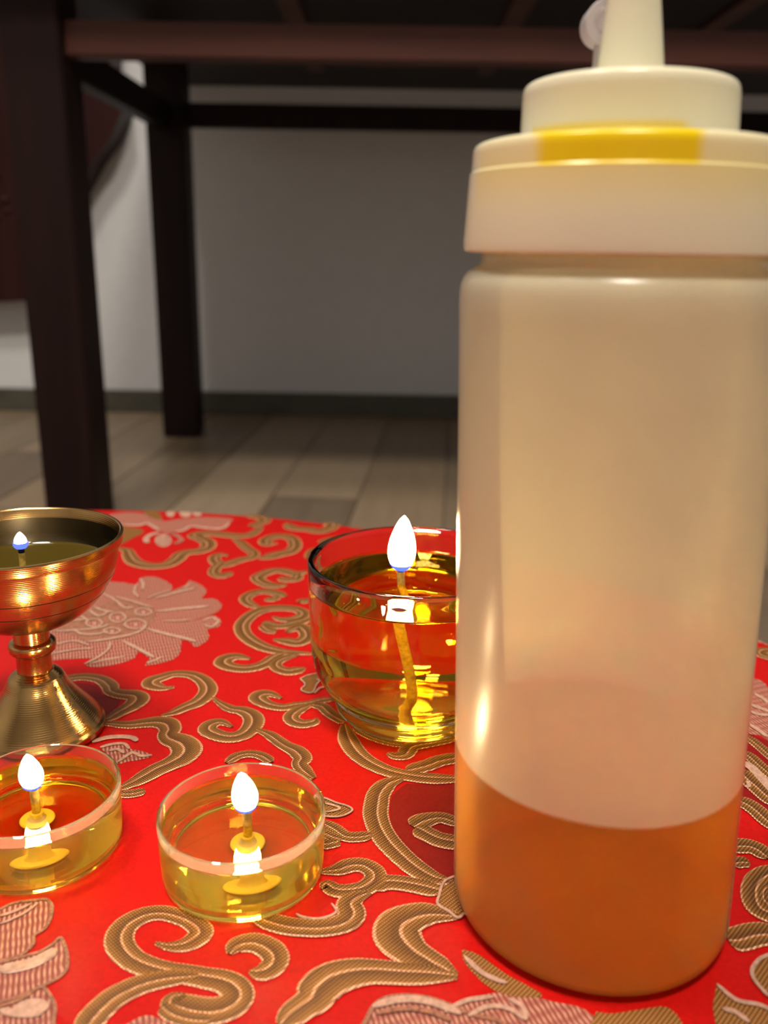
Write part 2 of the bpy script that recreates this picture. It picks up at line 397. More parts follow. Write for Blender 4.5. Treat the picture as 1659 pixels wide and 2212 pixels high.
# ---- woven motifs, read off the photograph onto the table plane
motifs = []
def clampR(p, lim=TR-.003):
    d = Vector((p.x-TX, p.y-TY, 0))
    if d.length > lim: d = d.normalized()*lim
    return Vector((TX+d.x, TY+d.y, 0))
def zm(x0, y0, s, pts): return [clampR(on_table(x0+x/s, y0+y/s)) for x, y in pts]
def cr(pts, n=6):
    return [Vector(q) for q in smooth_prof([tuple(p) for p in pts], n)]
def ribbon(pts, wmm, mt_='gold', z=.00020, side=1, taper=(.35, .35), name='scroll_motif'):
    """pts on the table; wmm width in mm (number or one per point); wide band on the side given"""
    ws = wmm if isinstance(wmm, (list, tuple)) else [wmm]*len(pts)
    sm = smooth_prof([(p.x, p.y, w_) for p, w_ in zip(pts, ws)], 6)
    cen = Vector((sum(q[0] for q in sm)/len(sm), sum(q[1] for q in sm)/len(sm), 0))
    z += 2.5e-6*(len(motifs) % 60)                # woven one over the other, never coplanar
    bm = bmesh.new(); uvl = bm.loops.layers.uv.new('UVMap'); rows = []; n = len(sm); dist = 0
    tl = max(3, n//6)
    for i, q in enumerate(sm):
        a = Vector(sm[max(0, i-1)][:2]); b_ = Vector(sm[min(n-1, i+1)][:2]); t = b_-a
        if t.length < 1e-9: t = Vector((1, 0))
        t.normalize(); nn = Vector((-t.y, t.x))*side
        if i: dist += (Vector(q[:2])-Vector(sm[i-1][:2])).length
        w_ = q[2]/1000*(1.24 if mt_ == 'gold' else .72)
        if i < tl: w_ *= taper[0]+(1-taper[0])*math.sin(PI/2*i/tl)
        if n-1-i < tl: w_ *= taper[1]+(1-taper[1])*math.sin(PI/2*(n-1-i)/tl)
        row = []
        for k, u in enumerate((0, .08, .3, .55, .75, .92, 1)):
            p = Vector((q[0], q[1], 0)) + Vector((nn.x, nn.y, 0))*(w_*(.5-u))
            p = clampR(p, TR-.001)
            hz = z + (0 if k in (0, 6) else .00016)
            row.append((bm.verts.new((p.x-cen.x, p.y-cen.y, hz)), (u, dist*100)))
        rows.append(row)
    for r0, r1 in zip(rows, rows[1:]):
        for k in range(6):
            qd = (r0[k], r0[k+1], r1[k+1], r1[k])
            try: f_ = bm.faces.new([v[0] for v in qd])
            except ValueError: continue
            for lp, v in zip(f_.loops, qd): lp[uvl].uv = v[1]
    for f_ in bm.faces:
        f_.normal_update()
        if f_.normal.z < 0: f_.normal_flip()
    me = bpy.data.meshes.new(name); bm.to_mesh(me); bm.free(); me.materials.append(M[mt_])
    o = bpy.data.objects.new(name, me); C.objects.link(o); o.parent = cloth; o.location = (cen.x-TX, cen.y-TY, 0)
    motifs.append(o); return o
def patch(pts, mt_, z, name, smooth=3):
    P = [Vector(q[:2]) for q in (smooth_prof([tuple(p) for p in list(pts)+[pts[0]]], smooth)[:-1] if smooth > 1 else pts)]
    cen = Vector((sum(q.x for q in P)/len(P), sum(q.y for q in P)/len(P)))
    z += .5e-6*(len(motifs) % 60)
    tris = geometry.tessellate_polygon([[Vector((p.x, p.y, 0)) for p in P]])
    bm = bmesh.new(); vs = [bm.verts.new((p.x-cen.x, p.y-cen.y, z)) for p in P]
    for t in tris:
        try: bm.faces.new([vs[i] for i in t])
        except ValueError: pass
    for f_ in bm.faces:
        f_.normal_update()
        if f_.normal.z < 0: f_.normal_flip()
    me = bpy.data.meshes.new(name); bm.to_mesh(me); bm.free(); me.materials.append(M[mt_])
    o = bpy.data.objects.new(name, me); C.objects.link(o); o.parent = cloth; o.location = (cen.x-TX, cen.y-TY, 0)
    motifs.append(o); return o
def rim(pts, wmm=.7, mt_='pale', z=.0003):
    P = list(pts)+[pts[0]]
    return ribbon(P, wmm, mt_, z, 1, (1, 1), 'outline_thread')
def line(pts, wmm, mt_='pale', z=.0003): return ribbon(pts, wmm, mt_, z, 1, (.3, .3), 'thread_line')
def oval(x0, y0, s, cx, cy, rx, ry, n=12): return zm(x0, y0, s, [(cx+rx*math.cos(2*PI*k/n), cy+ry*math.sin(2*PI*k/n)) for k in range(n)])

# back of the table
A1 = (200, 1090, 5.53)
lot = zm(*A1, [(200,120),(420,95),(600,110),(800,150),(850,200),(1000,180),(1300,150),(1659,170),(1640,220),(1560,290),(1300,280),(1200,260),(1080,320),(960,330),(900,350),(800,320),(700,240),(640,230),(560,250),(330,250),(200,200)])
patch(lot, 'lotus', .00012, 'lotus_motif')
line(zm(*A1, [(330,250),(560,250),(650,230),(760,290),(800,315)]), 3.0)
line(zm(*A1, [(980,325),(1080,315),(1180,265),(1300,280),(1450,292),(1560,285),(1640,220)]), 3.0)
patch(oval(*A1, 845, 430, 100, 75), 'pale', .00013, 'lotus_motif')
for k in (-40, 0, 40): line(zm(*A1, [(760,420+k),(850,440+k),(930,400+k)]), 1.0, 'lotus', .0003)
line(zm(*A1, [(800,340),(700,365),(640,410),(655,465)]), 4.0); line(zm(*A1, [(950,350),(1030,390),(1060,440),(970,475)]), 3.5, 'lotus')
patch(zm(*A1, [(600,60),(760,60),(830,150),(780,180),(680,150)]), 'gold_fill', .00014, 'leaf_motif')
for q in ((930,110,50,40),(1110,110,70,45),(1250,110,55,30)): patch(oval(*A1, *q), 'pale', .00015, 'lotus_motif')
patch(zm(*A1, [(290,260),(560,290),(605,340),(480,400),(395,450),(300,470)]), 'gold_fill', .0001, 'leaf_motif')
ribbon(zm(*A1, [(250,530),(400,545),(440,620),(500,690),(620,730),(760,740),(900,720),(1010,655),(1060,600),(1150,572),(1270,560),(1370,520),(1380,460),(1300,410),(1225,380),(1300,350),(1450,350),(1659,372),(1850,372),(1960,320),(2010,270)]), 6.2, side=-1)
A2 = (440, 1090, 5.53)
ribbon(zm(*A2, [(560,270),(650,235),(730,195),(640,150),(520,140)]), 5.5)
ribbon(zm(*A2, [(350,410),(430,450),(520,530),(605,590),(560,640),(480,655),(380,685),(250,725),(150,695),(130,635),(200,600),(300,620)]), [4,4.5,4.5,4.5,4.5,5,5,5.5,5,4.5,4,3], side=1)
ribbon(zm(*A2, [(220,700),(140,770),(130,830),(220,860),(330,815)]), 4.5, side=1)
ribbon(zm(*A2, [(640,645),(760,635),(880,600),(1020,570),(1090,510),(1075,430),(980,385),(850,385),(740,430),(755,480),(880,465)]), [4,6,6.5,6,5.5,5.5,6,6,5.5,5,3], side=-1)
ribbon(zm(*A2, [(990,230),(1050,280),(1150,295),(1250,300),(1380,325),(1500,290),(1540,240),(1480,195)]), 6, side=1)
ribbon(zm(*A2, [(1230,805),(1090,830),(960,800),(830,795),(700,840),(645,890),(740,955),(850,975),(990,965)]), 5.2, side=1)
ribbon(zm(*A2, [(900,885),(1000,905),(1100,895),(1130,845)]), 4.5, side=-1)
ribbon(zm(*A2, [(1400,470),(1500,425),(1620,400)]), 5); ribbon(zm(*A2, [(1250,650),(1290,570),(1360,530)]), 4)
# big lotus beside the brass lamp
A3 = (100, 1230, 4.1475)
big_lotus = patch(zm(*A3, [(540,110),(700,120),(810,140),(840,80),(960,65),(1080,110),(1135,160),(1120,195),(1250,140),(1285,100),(1400,150),(1440,205),(1390,265),(1500,262),(1560,300),(1570,345),(1500,400),(1310,460),(1400,440),(1500,412),(1565,465),(1540,520),(1440,540),(1460,600),(1430,650),(1335,700),(1285,650),(1210,640),(1210,700),(1180,780),(1080,830),(885,865),(925,800),(820,740),(800,790),(680,840),(480,880),(345,860),(400,800),(150,810),(0,815),(-110,700),(-160,560),(-60,330),(200,150)]), 'lotus', .00012, 'lotus_motif', 2)

patch(zm(*A3, [(380,660),(560,640),(760,600),(900,515),(970,470),(960,345),(800,310),(640,280),(400,360),(150,460),(100,530),(250,600)]), 'olive', .00016, 'lotus_heart')
for P_, w_ in (([(980,265),(1200,205),(1340,175)],2.2),([(980,385),(1250,352),(1460,338)],2.4),([(900,540),(1100,592),(1230,622),(1345,655)],2.4),([(690,650),(830,722),(970,800)],2.2),
    ([(510,225),(620,285),(700,350),(780,345)],1.6),([(620,255),(760,290),(950,350)],1.6),([(430,345),(520,378),(605,390)],1.8),([(380,370),(470,425),(560,385)],1.6),([(60,565),(300,550),(480,530),(560,500)],1.6),([(150,468),(260,465),(350,455)],1.6),
    ([(370,660),(600,625),(800,580),(900,520)],1.9),([(280,410),(330,440),(380,470)],1.4),([(240,545),(330,590),(470,585),(560,560)],1.6),([(340,860),(460,800),(560,720),(570,650)],1.3),([(60,690),(250,650),(380,690)],1.3),([(40,770),(250,730),(420,720)],1.2),
    ([(1290,460),(1180,470),(1050,470)],1.2),([(1120,195),(1000,230),(900,270)],1.2),([(810,140),(790,210),(830,260)],1.4)):
    line(zm(*A3, P_), w_, 'pale', .00034)
for q in ((640,440,70,42),(870,390,72,32),(800,500,95,42),(430,490,70,36),(590,560,72,26)):
    rim(oval(*A3, *q), 1.2); patch(oval(*A3, q[0], q[1], q[2]*.8, q[3]*.75), 'lotus', .0002, 'lotus_seed'); patch(oval(*A3, q[0], q[1], 16, 10), 'pale', .00026, 'lotus_seed')
for P_ in ([(840,90),(870,130),(860,190)],[(1290,130),(1230,180)],[(1400,470),(1480,440),(1540,470),(1480,520),(1410,500)],[(400,850),(520,820),(700,790)],[(900,850),(1000,810),(1030,790)]):
    line(zm(*A3, P_), 1.5)
# scrolls between lotus and glass
A4 = (440, 1270, 5.53)
ribbon(zm(*A4, [(985,110),(900,80),(760,48),(620,60),(520,105),(500,155),(570,210),(690,245)]), [3,4.5,4.5,4.5,4.5,4.2,4,3.5], side=-1)
ribbon(zm(*A4, [(890,105),(820,145),(735,135)]), 3.4, side=1)
ribbon(zm(*A4, [(830,350),(900,378),(1030,385),(1140,360),(1195,315),(1120,265),(950,245),(760,255),(600,310),(490,400),(455,480),(500,580),(640,680),(800,740),(960,770),(1120,782),(1310,795)]), [3,4,4.5,4.5,4.5,4.5,4.6,4.8,5,5,5,5,5,4.6,4,3.8,3.6], side=-1)
ribbon(zm(*A4, [(700,430),(760,432),(850,460),(980,455),(1080,425),(1180,405),(1270,360)]), 4.2, side=-1); ribbon(zm(*A4, [(700,450),(780,510),(875,525)]), 4, side=1)
ribbon(zm(*A4, [(990,540),(1080,490),(1150,470),(1225,530),(1230,600),(1130,660),(980,640),(830,625)]), [3.4,4.4,5.4,5,5,5,4.6,3], side=1)
ribbon(zm(*A4, [(990,775),(860,830),(760,900),(640,950),(480,972),(320,950),(235,905),(270,850),(400,828),(560,855)]), [2.6,4.2,4.5,4.5,4.5,4.8,5.4,5.2,4.6,3], side=1)
ribbon(zm(*A4, [(1130,800),(960,845),(860,905),(880,965),(1000,1005),(1120,990),(1210,965)]), [3,3.6,3.8,4,4.4,4.4,2.6], side=-1)
ribbon(zm(*A4, [(1140,180),(1200,160),(1280,160)]), 4)
# cartouche in the middle
A5 = (160, 1420, 5.53)
patch(zm(*A5, [(-300,360),(0,305),(280,335),(335,455),(520,500),(545,550),(470,630),(300,745),(0,780),(-300,740)]), 'crimson', .00006, 'woven_field', 2)
ribbon(zm(*A5, [(-460,420),(-250,300),(0,250),(160,242),(320,272),(425,345),(450,410),(560,445),(720,462),(765,510),(700,580),(560,660),(430,735),(330,770)]), [4,4,4,4,4.2,4.6,4.2,4.8,5.6,6,5.2,4.2,3.8,3.4], side=1)
ribbon(zm(*A5, [(310,790),(450,800),(650,812),(850,790),(1000,780),(1110,805),(1150,870),(1120,930),(1160,975),(1290,1030),(1345,1110),(1290,1200),(1150,1280),(1000,1345),(850,1430),(720,1500),(540,1580)]), [3.2,3.6,3.8,4.4,5.4,6,5.4,5,6,7,7.4,6.6,5.4,5,5,5,5], side=1)
ribbon(zm(*A5, [(560,1640),(700,1635),(850,1600)]), 3)
ribbon(zm(*A5, [(1200,362),(1060,375),(930,335),(940,285),(1050,245),(1200,205),(1400,215),(1530,275),(1600,365),(1580,450),(1480,540),(1330,605),(1180,670),(1040,705)]), [2.6,3.8,5,5,4.2,3.8,4,4.6,5,5,4.6,4,3.6,2.6], side=1)
line(zm(*A5, [(215,1025),(380,972),(560,958),(700,972),(752,1015)]), 2.6)
patch(zm(*A5, [(310,1090),(480,1048),(600,1040),(680,1100),(800,1120),(935,1180),(780,1230),(640,1250),(520,1275),(400,1160)]), 'lotus', .00012, 'lotus_motif')
for P_ in ([(310,1090),(450,1050),(600,1045),(660,1110)],[(520,1265),(600,1210),(700,1150),(800,1190),(930,1180)],[(420,1130),(520,1110),(600,1160)]): line(zm(*A5, P_), 1.5)
# scrolls between the tealight and the glass
A6 = (430, 1420, 4.74)
ribbon(zm(*A6, [(140,420),(230,485),(330,535),(450,555),(545,610),(555,690),(480,780),(360,825),(220,815),(90,755),(120,695),(230,672),(340,722)]), [2.6,3,3.4,4.2,5.2,5.4,4.8,4.6,4.6,4.8,4.4,3.8,2.4], side=1)
ribbon(zm(*A6, [(580,745),(720,800),(820,870),(900,920),(1000,970),(1060,1040),(1030,1100),(1080,1170),(1180,1250)]), [3,3.4,3.6,3.8,4.6,4.6,3.8,4,3.6], side=1)
ribbon(zm(*A6, [(845,430),(740,385),(640,388),(605,430),(700,490),(850,520),(980,500),(1120,482),(1250,450),(1430,425)]), [2.4,3.6,5,5,4,3.4,3.4,3.2,3.4,3.4], side=-1)
ribbon(zm(*A6, [(1150,495),(1020,545),(945,610),(965,660),(1060,690),(1170,670),(1205,635)]), [3,3.8,4.2,4.2,4,3.4,2.4], side=-1)
ribbon(zm(*A6, [(1150,490),(1260,510),(1340,580),(1440,640),(1500,670)]), 3.6)
hp = zm(*A6, [(1035,230),(1120,192),(1240,175),(1290,205),(1210,280),(1165,365),(1100,370),(1045,340),(1085,288)]); patch(hp, 'gold_fill', .00014, 'leaf_motif'); rim(hp, .7)
line(zm(*A6, [(1180,380),(1250,320),(1400,305)]), 1.2); line(zm(*A6, [(1200,230),(1290,260),(1400,230)]), 1.2)
ribbon(zm(*A6, [(280,1090),(400,1015),(540,995),(660,1025),(745,1085)]), 3.0, side=1)
hp = zm(*A6, [(1200,1450),(1290,1455),(1400,1500),(1530,1540),(1565,1585),(1450,1640),(1290,1640),(1200,1600)]); patch(hp, 'gold_fill', .00014, 'leaf_motif'); rim(hp, .8); line(zm(*A6, [(1250,1500),(1380,1530),(1440,1565),(1300,1600)]), .9)
# in front of the glass
A7 = (680, 1540, 5.184)
patch(zm(*A7, [(1030,795),(1300,800),(1570,800),(1800,820),(1900,1300),(1800,1850),(1570,1860),(1350,1830),(1150,1710),(950,1500),(850,1250),(845,1000),(910,880)]), 'crimson', .00006, 'woven_field', 2)
ribbon(zm(*A7, [(330,140),(365,290),(455,440),(600,560),(800,655),(1000,705),(1200,735),(1400,748),(1700,750)]), [4.4,5,5,4.6,4.2,4,4,4,4], side=-1)
ribbon(zm(*A7, [(1030,655),(1250,600),(1400,545),(1650,500)]), 4.4)
ribbon(zm(*A7, [(815,460),(900,492),(1000,480),(1045,425),(1090,385),(1250,352),(1600,300)]), [2.4,3,4,4.4,4,3.6,3.6])
ribbon(zm(*A7, [(440,170),(600,265),(800,335),(1000,372)]), 2.6)
ribbon(zm(*A7, [(980,745),(820,800),(720,910),(690,1030),(680,1150),(720,1290),(800,1430),(900,1545),(1020,1660),(1160,1770),(1330,1860),(1520,1900)]), [4.4,5,5.2,5.4,5.4,5.2,5.2,5,4.8,4.6,4.2,4], side=-1)
ribbon(zm(*A7, [(60,1230),(220,1310),(340,1390),(480,1400),(640,1375)]), 3.2, side=1)
ribbon(zm(*A7, [(60,1490),(180,1465),(275,1440)]), 3.4); ribbon(zm(*A7, [(60,1330),(180,1390),(300,1430)]), 2.6)
ribbon(zm(*A7, [(1095,1285),(1200,1225),(1330,1190),(1450,1190),(1640,1260)]), [5,5,4,3.6,3.6], side=1)
ribbon(zm(*A7, [(1130,1300),(1290,1385),(1430,1440),(1640,1470)]), [4.6,4.4,4.6,4.6], side=-1)
# in front of the tealight and along the bottom
A8 = (640, 1750, 4.484)
ribbon(zm(*A8, [(1400,800),(1200,750),(1000,715),(850,715),(740,770)]), 4.0, side=1)
ribbon(zm(*A8, [(230,610),(400,585),(520,545),(650,545),(755,610),(760,690),(660,765),(500,795),(370,785),(290,735),(250,780)]), [3,3.8,4,4,4.2,4.4,4,3.6,3.4,3,2.4], side=1)
ribbon(zm(*A8, [(720,810),(590,850),(510,920),(540,1010),(500,1080),(400,1125),(250,1150),(100,1150),(-100,1130),(-330,1060),(-380,980)]), [3,4,4.6,5,4.8,4.4,4.2,4.2,4.2,4,3], side=-1)
line(zm(*A8, [(340,920),(390,990),(330,1040),(200,1070),(60,1050),(0,1020)]), .9)
kp = zm(*A8, [(1640,640),(1520,665),(1425,720),(1385,840),(1370,930),(1480,1000),(1580,1060),(1680,900)]); patch(kp, 'gold_fill', .00026, 'knot_motif'); rim(kp, .9, z=.0004)
ribbon(zm(*A8, [(1560,1040),(1320,1015),(1150,1040),(1010,1110),(975,1200),(1020,1290),(1130,1395),(1290,1490),(1420,1560),(1560,1620)]), [4.6,5.4,6.6,8,8.4,8,6.4,5.4,4.8,3.4], side=-1)
ribbon(zm(*A8, [(1560,1625),(1300,1605),(1000,1590),(750,1575),(540,1590),(340,1650),(220,1750),(170,1840),(60,1920),(-60,2010),(-150,2100)]), [3.4,4.4,4.8,5.2,6.2,7,7,6,5,5,5], side=1)
fp = zm(*A8, [(700,2000),(740,1930),(820,1855),(1000,1812),(1250,1830),(1450,1890),(1700,1990),(2000,2080),(2000,2300),(700,2300)]); patch(fp, 'lotus', .00012, 'lotus_motif', 2); rim(fp, 1.4, 'olive', .0002)
line(zm(*A8, [(735,1920),(900,1868),(1080,1845),(1250,1862),(1400,1905),(1600,1990)]), 2.4); line(zm(*A8, [(780,1990),(950,1950),(1150,1945),(1350,1990),(1500,2060)]), 1.6, 'olive')
A9 = (0, 1920, 4.88)
for P_ in ([(-250,330),(0,225),(150,160),(380,128),(480,120),(548,180),(540,300),(470,430),(362,500),(352,590),(260,680),(120,750),(0,765),(-250,780)],
           [(-250,830),(0,790),(250,722),(430,670),(560,590),(640,528),(700,660),(710,830),(640,930),(480,1020),(350,1080),(200,1150),(0,1205),(-250,1260)],
           [(-250,1330),(0,1250),(250,1165),(420,1040),(520,1120),(580,1250),(565,1400),(520,1560),(0,1560),(-250,1560)]):
    patch(zm(*A9, P_), 'lotus', .00012, 'lotus_motif', 2); rim(zm(*A9, P_), 1.1, 'olive', .0002)
for P_, w_ in (([(0,385),(200,300),(330,220),(400,160)],1.0),([(0,300),(150,250),(330,170)],1.2),([(0,860),(200,830),(400,770),(600,650)],4.0),([(150,1290),(350,1230),(500,1290)],4.0),([(0,1290),(200,1330),(450,1330)],2.4)): line(zm(*A9, P_), w_)
B0 = (300, 1900, 4.1475)
ribbon(zm(*B0, [(150,575),(260,605),(400,595),(510,540),(560,470),(480,390),(350,335),(200,305),(50,325),(-90,395),(-170,500),(-160,610),(-60,720),(90,790),(250,830),(420,855),(580,885),(740,915),(850,970),(890,1050),(830,1130),(700,1180),(550,1185),(400,1150),(300,1110),(330,1060),(430,1050)]), [2.2,3.2,4,4.4,4.2,3.8,3.6,3.6,4,4.6,5,4.8,4.4,4.2,4,4,4.2,4.6,5,5.2,5.2,5.2,5.4,5.4,5,3.6,2.4], side=-1)
ribbon([clampR(on_table(u, v)) for u, v in ((175,2235),(205,2195),(245,2158),(300,2130),(360,2115),(430,2110))], [5,4.8,4.6,4.2,3.8,2.6], side=1)
ribbon(zm(*B0, [(815,680),(850,620),(930,580),(1050,575),(1180,635),(1225,720),(1180,800),(1080,840),(990,830)]), [2.4,3.4,4,4.4,4.6,4.6,4.2,3.6,2.4], side=1)
patch(zm(*B0, [(-150,1330),(0,1240),(100,1222),(200,1262),(300,1340)]), 'lotus', .00012, 'lotus_motif'); ribbon(zm(*B0, [(215,1140),(310,1215),(480,1265),(640,1270)]), 3)
# right of the bottle
B1 = (1580, 1350, 5.03)
patch(zm(*B1, [(180,1180),(397,1260),(700,1380),(700,2260),(397,2110),(220,1910),(100,1840),(80,1500)]), 'crimson', .00006, 'woven_field', 2)
patch(zm(*B1, [(150,560),(270,590),(330,610),(380,660),(420,720),(600,900),(650,1360),(397,1260),(320,1205),(180,1180),(100,1000)]), 'lotus', .00012, 'lotus_motif', 2)
patch(zm(*B1, [(250,90),(330,110),(450,230),(500,300),(397,225),(280,190)]), 'lotus', .00012, 'lotus_motif', 2)
ribbon(zm(*B1, [(500,300),(380,280),(315,300),(335,335),(400,355),(520,400)]), 4)
for P_ in ([(200,870),(300,910),(397,945),(520,1000)],[(250,760),(330,800),(420,870)],[(200,1090),(290,1150),(397,1230)],[(210,950),(300,980),(420,990)]): line(zm(*B1, P_), 2.2)
ribbon(zm(*B1, [(150,1210),(300,1325),(397,1412),(520,1520)]), 3.0); ribbon(zm(*B1, [(100,1390),(200,1440),(300,1530),(397,1610),(520,1710)]), 3.4)
line(zm(*B1, [(120,1500),(220,1560),(320,1670),(420,1780),(520,1880)]), 4.2)
ribbon(zm(*B1, [(80,1580),(180,1680),(280,1765),(397,1870),(520,1960)]), 5.2); ribbon(zm(*B1, [(60,1910),(180,1960),(280,2030),(397,2135),(520,2220)]), 4.6)
line(zm(*B1, [(140,1770),(190,1760),(170,1710)]), 1.6)
B2 = (1560, 1780, 5.12)
ribbon(zm(*B2, [(60,260),(170,250),(300,255),(410,300),(520,390)]), 4.6, side=1); ribbon(zm(*B2, [(100,450),(200,430),(300,435)]), 3.2)
ribbon(zm(*B2, [(640,500),(507,560),(400,630),(350,740),(360,870),(420,960),(540,1010),(640,1000)]), 4.6, side=-1)
ribbon(zm(*B2, [(520,720),(470,760),(470,850),(520,900)]), 2.4)
ribbon(zm(*B2, [(60,1290),(180,1280),(320,1240),(420,1225),(620,1215)]), 5.4, side=1)
bp_ = zm(*B2, [(560,1450),(480,1475),(400,1520),(330,1620),(345,1720),(420,1820),(540,1910),(700,1700)]); patch(bp_, 'gold_fill', .00014, 'leaf_motif'); rim(bp_, 1.2)
bp_ = zm(*B2, [(-60,1760),(150,1955),(400,2010),(560,2080),(700,2300),(-60,2300)]); patch(bp_, 'gold_fill', .00014, 'leaf_motif', 2); line(zm(*B2, [(-60,1790),(150,1960),(400,2015),(560,2085)]), 1.4); line(zm(*B2, [(0,2060),(150,2100),(300,2212)]), 1.6)
# under and before the bottle
B3 = (960, 1980, 2.373)
patch(zm(*B3, [(0,530),(60,470),(130,430),(250,395),(400,400),(560,440),(720,480),(760,600),(0,640)]), 'lotus', .00013, 'lotus_motif')
patch(zm(*B3, [(90,170),(180,200),(320,300),(500,400),(420,420),(250,380),(110,250)]), 'gold_fill', .00013, 'leaf_motif'); line(zm(*B3, [(100,210),(200,300),(320,350)]), 1.6)
patch(zm(*B3, [(780,490),(860,500),(1000,480),(1150,470),(1200,600),(760,640)]), 'gold_fill', .00013, 'leaf_motif')
for P_ in ([(0,500),(110,440),(250,420)],[(120,520),(220,470),(330,480),(420,540)],[(330,430),(400,470),(420,540)]): line(zm(*B3, P_), 1.5)

# the weave repeats outside the frame: whole motifs shifted by the repeat of the cloth
def to_px(p):
    d = Vector(p)-Vector((0, 0, CAM_H)); z = d.dot(fw); return 829.5+F_PX*d.dot(RT)/z, 1106-F_PX*d.dot(UP)/z, z
occ = set()
def cells(o, dx=0, dy=0):
    me = o.data; pts_ = [v.co for v in me.vertices] + [p_.center for p_ in me.polygons]
    return {(round((o.location.x+p_.x+dx)/.005), round((o.location.y+p_.y+dy)/.005)) for p_ in pts_}
for o in motifs: occ |= cells(o)
reach = lambda o: max(v.co.length for v in o.data.vertices)
base_m = sorted((o for o in motifs if (o.name.startswith('scroll_motif') and .009 < reach(o) < .05)), key=reach, reverse=True)
shifts = [(.03*a_, .03*b_) for a_ in range(-3, 8) for b_ in range(-4, 5)] + [(-.13-.03*a_, -.05*b_) for a_ in range(6) for b_ in range(-2, 6)] + [(.14+.05*a_, .05*b_) for a_ in range(3) for b_ in range(-3, 3)] + [(.05*a_, -.16-.04*b_) for a_ in range(-2, 3) for b_ in range(3)]
placed = 0
for shx, shy in shifts:
    random.shuffle(base_m)
    for o in [big_lotus]+base_m:
        if placed > 170: break
        ok = True
        for v in list(o.data.vertices)[::3]:
            X, Y = o.location.x+v.co.x+shx, o.location.y+v.co.y+shy
            if math.hypot(X, Y) > TR-.004: ok = False; break
            u, vv, zz = to_px((X+TX, Y+TY, 0))
            if zz > .02 and -40 < u < 1700 and vv < 2250 and not (1000 < u < 1570 and 1180 < vv < 2060): ok = False; break
        if not ok: continue
        cs = cells(o, shx, shy)
        if len(cs & occ) > .10*len(cs): continue
        c_ = o.copy(); C.objects.link(c_); c_.parent = cloth; c_.location = (o.location.x+shx, o.location.y+shy, 0)
        occ |= {(a+dx, b_+dy) for a, b_ in cs for dx in (-1, 0, 1) for dy in (-1, 0, 1)}; placed += 1

# ------------------------------------------------------------------ flames
def flame(parent, x, y, z0, h_, w_, small=False, lean=0.0):
    prof = []
    n = 14
    for i in range(n+1):
        t = i/n
        r = w_/2*(math.sin(PI*min(1, t*.98)**.66)**.75) if 0 < i < n else 0
        prof.append((r, z0+h_*t))
    bm = lathe(prof, 24)
    for v in bm.verts:
        t = (v.co.z*1000-z0)/h_
        v.co.x += x/1000 + lean*t*t/1000; v.co.y += y/1000
    fo = obj('flame', bm, M['flame_small'] if small else M['flame'], parent)
    hb = h_*(.42 if small else .14)
    prof = [(0, z0-.5)]
    for i in range(1, 7):
        t = i/6; prof.append(((w_/2*(math.sin(PI*min(1, t*hb/h_*.98)**.66)**.75)+(.35 if small else .12)), z0-.35+hb*t))
    prof.append((0, z0-.2+hb))
    bm = lathe(prof, 24)
    for v in bm.verts: v.co.x += x/1000; v.co.y += y/1000
    obj('flame_base', bm, M['blue'], fo)
    return fo
def solid_cup(outer, inner, seg=72):
    return lathe(list(outer)+list(inner), seg)

# ------------------------------------------------------------------ squeeze bottle
KX, KY, SH = .04668, .16342, (-.0358, .0117)
sb = thing('squeeze_bottle', 'tall frosted plastic squeeze bottle with cream cap and amber oil in its lower part', 'bottle', (KX, KY, .0004))
body = smooth_prof([(27.0, .2), (28.6, 1.0), (29.5, 3.2), (29.6, 8)], 4) + [(29.6-.7*k/8, 8+116*k/8) for k in range(1, 9)] + smooth_prof([(28.9, 124.5), (28.9, 129), (28.5, 132), (27.3, 133.9), (25.6, 134.9), (24.9, 136)], 4) + [(24.9, 148)]
obj('bottle_body', lathe([(0, .2)]+body, 96, SH), M['bottle'], sb, angle=60)
ob = smooth_prof([(26.4, .8), (28.0, 1.6), (28.9, 3.6), (29.0, 8)], 3) + [(29.0, 20), (28.85, 38.6), (28.4, 39.0), (0, 39.0)]
obj('oil', lathe([(0, .8)]+ob, 96, SH), M['bottle_oil'], sb)
cap_p = [(27.2, 137.2), (28.1, 137.6), (28.15, 139), (27.6, 145), (27.15, 150.3), (26.8, 150.7), (26.6, 153.6)] + smooth_prof([(26.6, 153.6), (26.3, 154.7), (25.2, 155.3), (23, 155.5)], 3) + [(19.2, 155.6), (18.5, 156), (18.3, 157), (18.1, 162.8)] + smooth_prof([(18.1, 163), (17.8, 164.3), (16.8, 165), (15, 165.2)], 3) + [(6, 165.4), (4.8, 165.4), (15.5, 163.6), (16.6, 162.6), (17, 157), (24.8, 153.8), (25.6, 152), (26.6, 139), (27.2, 137.2)]
obj('cap', lathe(cap_p, 96, SH), M['cap'], sb, angle=35)
noz = [(6.9, 165.2), (5.9, 165.7), (5.65, 167), (4.4, 178), (3.0, 192), (2.2, 204), (1.9, 204.6), (1.2, 204.6), (1.4, 203), (3.4, 180), (4.6, 166.5)]
obj('nozzle', lathe(noz, 48, SH), M['cap'], sb, angle=35)
